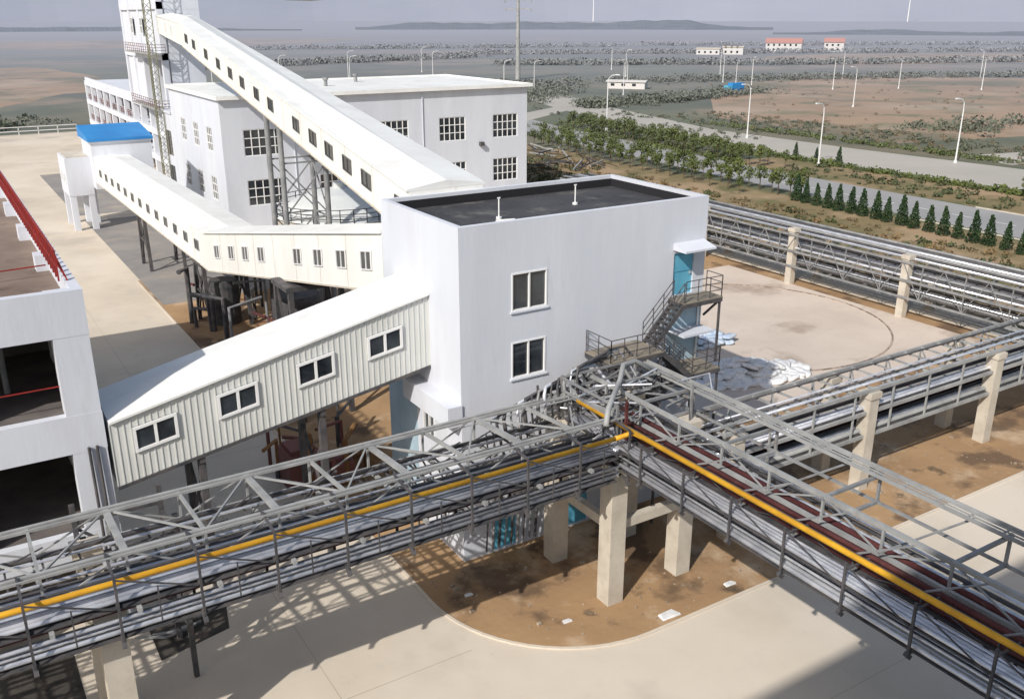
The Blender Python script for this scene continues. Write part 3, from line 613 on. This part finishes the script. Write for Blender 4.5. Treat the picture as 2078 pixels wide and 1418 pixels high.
for y,z,r_,m in ((-5.05,4.93,.1,SILV),(-4.75,4.93,.1,SILV),(-4.45,4.92,.09,STEEL),(-4.0,4.92,.09,STEELD),(-3.5,4.9,.09,SILV),(-5.0,3.55,.13,STEELL),(-4.65,3.55,.12,SILV),(-4.3,3.55,.12,STEELD),(-3.9,3.53,.1,MAROON),(-3.3,3.53,.12,SILV),(-4.8,6.17,.08,SILV),(-4.4,6.15,.06,STEELD),(-4.1,6.15,.06,SILV),(-2.9,6.13,.06,STEELD)):
    mb=MB();mb.tube([(9.5,y,z),(57,y,z)],r_,10);mb.build('pipe',m,R2,smooth=True)
# far rack
R3=thing('pipe_rack','wide low pipe rack with many grey pipes on pale columns','pipe rack',(53.5,20,0))
for y in (0.8,13.8,26.6,39.2,52):column(R3,52.0,y,5.6,.34);column(R3,56.2,y,4.9,.34)
mb=MB()
for x in (51.6,56.6):
    for z in (5.0,3.4,1.9):mb.beam((x,-8,z),(x,66,z),.14,.18)
for y in np.arange(-8,66,2.):
    for z in (5.0,3.4,1.9):mb.beam((51.6,y,z),(56.6,y,z),.1)
for y in np.arange(-8,62,4.):mb.beam((51.6,y,1.9),(51.6,y+2,5.0),.06);mb.beam((51.6,y+2,5.0),(51.6,y+4,1.9),.06);mb.beam((51.6,y,1.9),(51.6,y,5),.08)
mb.build('frame',STEEL,R3)
i_=0
for z in (5.25,3.65,2.1):
    for x in (52.1,52.4,52.8,53.2,53.6,54.1,54.6,55.1,55.5,55.9,56.3):
        i_+=1
        if (i_*7)%10<2:continue
        mb=MB();mb.tube([(x,-8,z),(x,66,z)],(.12,.09,.1,.13)[i_%4],8);mb.build('pipe',(STEELL,STEEL,SILV,STEELD,STEELD)[i_%5],R3,smooth=True)
# ------------------------------------------------------------ small stuff
def bagmesh():
    mb=MB();n=10;mm=5
    for i in range(mm+1):
        for j in range(n):
            t=2*math.pi*j/n;ph=-math.pi/2+math.pi*i/mm;c=abs(math.cos(ph))**.6
            sx=math.copysign(abs(math.cos(t))**.5,math.cos(t));sy=math.copysign(abs(math.sin(t))**.6,math.sin(t))
            mb.v.append((.66*c*sx*(1+.08*random.random()),.42*c*sy*(1+.1*random.random()),.14+.16*math.sin(ph)*(1+.2*random.random())))
    for i in range(mm):
        for j in range(n):mb.f.append((i*n+j,i*n+(j+1)%n,(i+1)*n+(j+1)%n,(i+1)*n+j));mb.m.append(0)
    return mb
BAG=mat('white_woven_plastic',(.82,.82,.82),.6,(.64,.64,.64),2.)
bb=bagmesh().build('sack',BAG,smooth=True);tag(bb,'white woven plastic sack lying on pale concrete','sack','sacks piled on the pad')
bb.location=(29,10.5,.01)
for i in range(295):
    a=random.random()*6.28;r_=random.random()**.65;x=29.3+5.2*r_*math.cos(a);y=11.0+2.5*r_*math.sin(a)-.25*(x-29.3);top=5*(1-r_);lay=random.uniform(0,max(.3,top))
    c=bb.copy();COL.objects.link(c);c.location=(x,y,.01+.27*int(lay));c.rotation_euler=(random.uniform(-.3,.3),random.uniform(-.3,.3),random.random()*6.28)
BAGB=mat('blue_woven_plastic',(.35,.45,.6),.6,(.6,.65,.7),2.)
b2=bagmesh().build('sack',BAGB,smooth=True);tag(b2,'pale blue woven plastic sack on pale concrete','sack','blue sacks on the pad');b2.location=(32.5,18,.01)
for i in range(44):
    c=b2.copy();COL.objects.link(c);c.location=(32.0+random.uniform(-2.2,2.2),18+random.uniform(-1.3,1.3),.01+.2*random.choice((0,1,1,2)));c.rotation_euler=(random.uniform(-.2,.2),0,random.random()*6.28)
RUB=mat('pale_rubble',(.42,.35,.27),.9,(.25,.19,.14),2.)
mb=MB()
for i in range(300):
    x=random.uniform(-2.3,34);y=random.uniform(-8.7,-.3);s=random.uniform(.02,.06)*(2.2 if random.random()<.08 else 1);a=V((x,y,.008))
    if x<3 and (x-4.1)**2+(y+2.1)**2>42:continue
    c=[a+V((-s,-s,0)),a+V((s,-s*.7,0)),a+V((s*.8,s,0)),a+V((-s*.9,s*.8,0))];mb.hexa(c+[q+V((s*.2,0,s*random.uniform(.4,1))) for q in c])
o=mb.build('rubble',RUB);o["kind"]="stuff";o["label"]="pale stones and scraps scattered over bare soil";o["category"]="rubble"
for x,y,s in ((5.6,-8.5,.5),(1.5,-6.5,.22),(9.6,-8.2,.3),(-1.2,-2.5,.2)):
    mb=MB();mb.hexa([(x-s,y-s*.5,.01),(x+s,y-s*.6,.01),(x+s*.8,y+s*.5,.01),(x-s*.9,y+s*.4,.01),(x-s*.9,y-s*.4,.06),(x+s*.9,y-s*.5,.1),(x+s*.7,y+s*.4,.05),(x-s*.7,y+s*.3,.09)]);tag(mb.build('plastic_scrap',BAG),'crumpled white scrap lying on brown soil','litter')
def heap(name,cx,cy,r,h,m,lab):
    mb=MB();n=20;k=5
    for i in range(k+1):
        for j in range(n):
            t=2*math.pi*j/n;rr=r*(1-i/k)*(1+.15*math.sin(3*t+i)+random.uniform(-.06,.06));mb.v.append((cx+rr*math.cos(t),cy+rr*.8*math.sin(t),h*(i/k)**1.2))
    for i in range(k):
        for j in range(n):mb.f.append((i*n+j,i*n+(j+1)%n,(i+1)*n+(j+1)%n,(i+1)*n+j));mb.m.append(0)
    o=mb.build(name,m,loc=(cx,cy,0));tag(o,lab,'heap');return o
heap('soil_heap',-.6,13,2.4,1.0,RUSTD,'orange soil heap beside the white building')
for i in range(9):
    mb=MB();x=random.uniform(-14,-12);y=random.uniform(1,3.0);a=random.random()*3;mb.beam((x,y,random.uniform(.1,.3)),(x+1.3*math.cos(a),y+1.0*math.sin(a),random.uniform(.1,.4)),.1,.07);o=mb.build('steel_offcut',STEEL);tag(o,'grey steel offcut lying in scrap on ground darkened as shade','scrap','scrap steel offcuts')
# street lamps
x,y=139.7,66.9
lamp=thing('street_lamp','tall white street lamp with curved arm beside road','street lamp',(x,y,0),'street lamps along the roads')
mb=MB();mb.tube([(x,y,0),(x,y,9.5)],.16,8,.1);mb.tube([(x,y,0),(x,y,.5)],.3,8);mb.build('pole',POLEW,lamp)
mb=MB();mb.tube([(x,y,9.5),(x-.15,y,10.6),(x-.8,y,11.2),(x-1.9,y,11.4)],.09,8);mb.build('arm',POLEW,lamp)
mb=MB();mb.box(x-2.7,y-.18,11.3,x-1.8,y+.18,11.5);mb.build('lamp_head',POLEW,lamp)
for (x,y,s,r_) in ((116.4,78.2,.95,.1),(134.5,113.4,1.0,0),(117.2,141.1,1.1,2),(170,252,.9,3),(205,243,.9,0),(222,205,.95,1),(266,200,.95,0),(290,190,.95,0),(310,170,1,0),(330,150,1,0),(350,140,1,0),(240,215,1,1),(185,220,1,0),(300,293,1,0),(281,350,1,0),(150,240,1,3),(120,300,1,3),(100,320,1,3),(80,340,1,3),(170,330,1,3),(190,380,1,3),(60,300,1,3),(215,150,1,0),(260,250,1,0),(320,240,1,0),(380,215,1,0),(400,160,1,0),(250,300,1,2),(140,350,1,3)):
    copytree(lamp,(x,y,0),r_,s)
PT=thing('utility_pole','tall grey steel power pole with cross arms','power pole',(200,310,0))
mb=MB();mb.tube([(200,310,0),(200,310,40)],1.1,10,.5);mb.build('pole',STEELL,PT)
for z in (28,31.5,35):
    mb=MB();mb.beam((195.5,313,z),(204.5,307,z),.35);mb.tube([(195.5,313,z),(195.5,313,z-1.2)],.2,6);mb.tube([(204.5,307,z),(204.5,307,z-1.2)],.2,6);mb.build('cross_arm',STEELL,PT)
def house(x,y,w,d,h,rot,roof,lab,flat=False):
    e=thing('house',lab,'house',(x,y,0),'houses on the far plain')
    g=.3 if not flat else .04
    mb=MB();mb.box(x-w/2,y-d/2,0,x+w/2,y+d/2,h);mb.quad((x-w/2,y-d/2,h),(x-w/2,y+d/2,h),(x-w/2,y,h+d*g));mb.quad((x+w/2,y-d/2,h),(x+w/2,y+d/2,h),(x+w/2,y,h+d*g));mb.build('wall',HW,e)
    mb=MB();o=.5
    for sg in (-1,1):mb.hexa([(x-w/2-o,y+sg*(d/2+o),h-.2),(x+w/2+o,y+sg*(d/2+o),h-.2),(x+w/2+o,y,h+d*g),(x-w/2-o,y,h+d*g),(x-w/2-o,y+sg*(d/2+o),h+.1),(x+w/2+o,y+sg*(d/2+o),h+.1),(x+w/2+o,y,h+d*g+.3),(x-w/2-o,y,h+d*g+.3)])
    mb.build('roof',roof,e)
    for i in range(int(w/4)):
        a=x-w/2+2+i*4
        for z in ([1] if h<5 else [1,4.2]):
            mb=MB();mb.box(a-.7,y-d/2-.05,z,a+.7,y-d/2-.005,z+min(1.5,h*.35));mb.build('window',GLASS,e)
    e.rotation_euler=(0,0,rot)
house(546,480,26,10,6.5,-.9,REDROOF,'white house with red tiled roof on plain');house(577,459,14,9,7,-.9,REDROOF,'small white house with red roof on plain')
house(460,470,16,8,4,-.9,CCOL,'low grey building on the plain',True);house(476,462,14,8,5,-.9,CCOL,'low grey building on the plain',True)
house(206,244,14,5,2.6,-.9,HW,'long white shed beside the road',True)
TK=thing('truck','blue box truck parked near the field','truck',(222,205,0))
mb=MB();mb.box(219.5,203.8,1.1,225,206.2,3.6);mb.build('cargo_box',BLUER,TK)
mb=MB();mb.box(217.5,203.9,.8,219.4,206.1,2.8);mb.build('cab',BLUED,TK)
for x,y in ((218.5,203.8),(218.5,206.2),(223.5,203.8),(223.5,206.2)):
    mb=MB();mb.tube([(x,y-.15,.5),(x,y+.15,.5)],.5,12);mb.build('wheel',BLACK,TK)
def turbine(b,dist,lab):
    x=dist*math.cos(math.radians(b))-18.8;y=dist*math.sin(math.radians(b))-34.3
    e=thing('wind_turbine',lab,'wind turbine',(x,y,0),'wind turbines on the horizon')
    mb=MB();mb.tube([(x,y,0),(x,y,150)],3.0,10,1.6);mb.build('mast',POLEW,e)
    mb=MB();mb.beam((x-4,y-4,151),(x+4,y+4,151),4);mb.build('nacelle',POLEW,e)
    for k_ in range(3):
        a=k_*2.094+.3;mb=MB();mb.beam((x-5,y-5,151),(x-5+45*math.sin(a),y-5-45*math.sin(a)*.6,151+50*math.cos(a)),2.5,.6);mb.build('blade',POLEW,e)
turbine(53.2,5400,'white wind turbine rising beyond the plain');turbine(36,5400,'white wind turbine rising beyond the plain')
FE=thing('fence','long white rail fence along the yard edge','fence',(-20,203,0))
mb=MB();rail(mb,[(-60,203,0),(12,203,0)],1.8,.1,4,1);mb.build('rail',POLEW,FE)
# ------------------------------------------------------------ vegetation
def treething(kind,seed):
    random.seed(seed)
    if kind=='round':
        e=thing('roadside_tree','small leafy green tree planted beside the road','tree',(0,0,0),'young trees lining the road')
        mb=MB();mb.tube([(0,0,0),(.05,0,1.2),(0,.05,2.4)],.09,6,.04)
        for i in range(5):a=i*1.26;mb.tube([(0,0,1.5),(.6*math.cos(a),.6*math.sin(a),2.6)],.04,5,.02)
        mb.build('trunk',TRUNK,e)
        mb=MB()
        for i in range(7):
            a=random.random()*6.28;r_=random.uniform(.15,.75);mb.leaves((r_*math.cos(a),r_*math.sin(a),random.uniform(2.0,3.6)),(.55,.55,.5),52,.11)
        mb.build('crown',LEAF,e)
    else:
        e=thing('cypress_tree','dark green conical cypress beside the road','tree',(0,0,0),'row of conical cypresses')
        mb=MB();mb.tube([(0,0,0),(0,0,1.5)],.12,6,.06);mb.build('trunk',TRUNK,e)
        mb=MB()
        for i in range(14):
            z=.3+i*.24;r_=.85*(1-i/15)**.95*random.uniform(.88,1.1)+.04
            mb.leaves((random.uniform(-.08,.08),random.uniform(-.08,.08),z),(r_,r_,.28),int(36+60*r_),.09,.75)
        mb.build('crown',LEAFC,e)
    return e
rts=[treething('round',s) for s in (1,2,3)];cts=[treething('cyp',s) for s in (4,5)]
random.seed(11)
def row(lst,first,x0,y0,x1,y1,step,s,j=.5,sv=.2):
    L=math.hypot(x1-x0,y1-y0);n=int(L/step)
    for i in range(n+1):
        t=i/n;x=x0+(x1-x0)*t+random.uniform(-j,j);y=y0+(y1-y0)*t+random.uniform(-j,j);s_=s*random.uniform(1-sv,1+sv)
        if first and i<len(lst):lst[i].location=(x,y,0);lst[i].scale=(s_,)*3
        else:copytree(random.choice(lst),(x,y,0),random.random()*6.28,s_)
row(rts,True,88,57,92,130,2.2,1.0);row(rts,False,84.5,66,88,128,3.4,.9);row(rts,False,105.5,82,113,150,2.3,1.0);row(rts,False,109,80,117,150,3.2,.9)
row(rts,False,116.5,40,118,-10,5,.9,.8)
row(cts,True,86.8,57,81,-4,2.05,.95,.15,.12);row(cts,False,121,88,119,76,4.5,.8,.4)
def scrub(name,lab,m,n,regs,size,leaf,nl,seed):
    r=random.Random(seed);mb=MB();tot=sum(a[4] for a in regs)
    for reg in regs:
        for i in range(int(n*reg[4]/tot)):
            x=r.uniform(reg[0],reg[2]);y=r.uniform(reg[1],reg[3]);s=size*r.uniform(.3,1.3)
            mb.leaves((x,y,s*.35),(s,s,s*.5),nl,leaf*s,.1)
    o=mb.build(name,m);o["kind"]="stuff";o["label"]=lab;o["category"]="bushes";return o
scrub('scrub','low green and brown bushes covering rough verge',LEAFD,1100,[(58,-20,80,140,2.2),(105,-20,117,78,1),(58,140,100,175,1),(147,60,170,160,1.2),(124,110,150,180,.6)],.9,.19,24,1)
scrub('scrub','dry brown brush on rough ground',LEAFB,1700,[(58,-20,82,140,3),(147,40,175,160,1),(60,206,140,260,1),(170,100,330,260,.6)],.7,.19,18,2)
scrub('hedge','dense green hedge between the two roads',LEAF,700,[(105,90,124,160,2),(117.5,40,119,90,1),(146,60,149,140,1)],1.1,.16,24,3)
def belts(lab,m,bl,size,leaf,nl,seed):
    r=random.Random(seed);mb=MB()
    for x0,y0,x1,y1,n,wd in bl:
        for i in range(n):
            t=r.random();x=x0+(x1-x0)*t+r.gauss(0,wd);y=y0+(y1-y0)*t+r.gauss(0,wd);s=size*r.uniform(.45,1.2)
            mb.leaves((x,y,s*.5),(s*1.4,s*1.4,s*.55),nl,leaf*s,.15)
    o=mb.build('woodland',m);o["kind"]="stuff";o["label"]=lab;o["category"]="trees";return o
belts('dark belt of trees beyond the roads',LEAFD,[(150,190,230,205,220,4),(118,205,180,250,190,6),(215,275,330,240,220,6),(330,240,480,180,220,5),(60,300,190,270,190,7),(-55,212,5,222,120,4),(175,100,300,72,90,4)],2.2,.14,38,5)
belts('hazy continuous tree lines across the far plain',LEAFD,[(260,420,420,330,340,5),(420,330,640,260,320,6),(90,460,300,520,340,6),(320,560,620,420,400,6),(640,420,860,300,300,7),(160,760,520,640,420,7),(560,660,900,480,400,8)],3.2,.15,20,6)
random.seed(5)
for i in range(60):
    mb=MB();x=random.uniform(60,86);y=random.uniform(95,118);a=random.random()*3;mb.beam((x,y,random.uniform(.15,1.2)),(x+5*math.cos(a),y+5*math.sin(a),random.uniform(.15,1.5)),.22)
    o=mb.build('scrap_beam',[STEELL,STEELD,TRUNK][i%3]);tag(o,'scrap beam tangled on rough ground','scrap','scrap beams behind the yard')
# ------------------------------------------------------------ light, world, camera
sd=V((1.1,.6,-1)).normalized()
sl=bpy.data.lights.new('sun','SUN');sl.energy=4.1;sl.angle=math.radians(.6);sl.color=(1,.955,.885);so=bpy.data.objects.new('sun',sl);COL.objects.link(so);so.rotation_euler=sd.to_track_quat('-Z','Y').to_euler();so.location=(-60,-40,80)
w=bpy.data.worlds.new('World');sc.world=w;w.use_nodes=True;nt=w.node_tree;sky=nt.nodes.new('ShaderNodeTexSky');sky.sky_type='NISHITA';sky.sun_disc=False
sky.sun_elevation=math.radians(38.6);sky.sun_rotation=math.atan2(-1.1,-.6);sky.air_density=1.2;sky.dust_density=2.5
nt.links.new(sky.outputs[0],nt.nodes['Background'].inputs[0]);nt.nodes['Background'].inputs[1].default_value=.11
cam=bpy.data.cameras.new('camera');cam.sensor_width=36;cam.lens=32.57;cam.clip_end=20000;cam.clip_start=.5
co=bpy.data.objects.new('camera',cam);COL.objects.link(co);co.location=(-18.7595,-34.2877,25)
p_,a_=.3446,1.0109
fwd=V((math.cos(p_)*math.cos(a_),math.cos(p_)*math.sin(a_),-math.sin(p_)));co.rotation_euler=fwd.to_track_quat('-Z','Y').to_euler()
sc.camera=co
sc.view_settings.view_transform='Standard';sc.view_settings.look='None';sc.view_settings.exposure=0
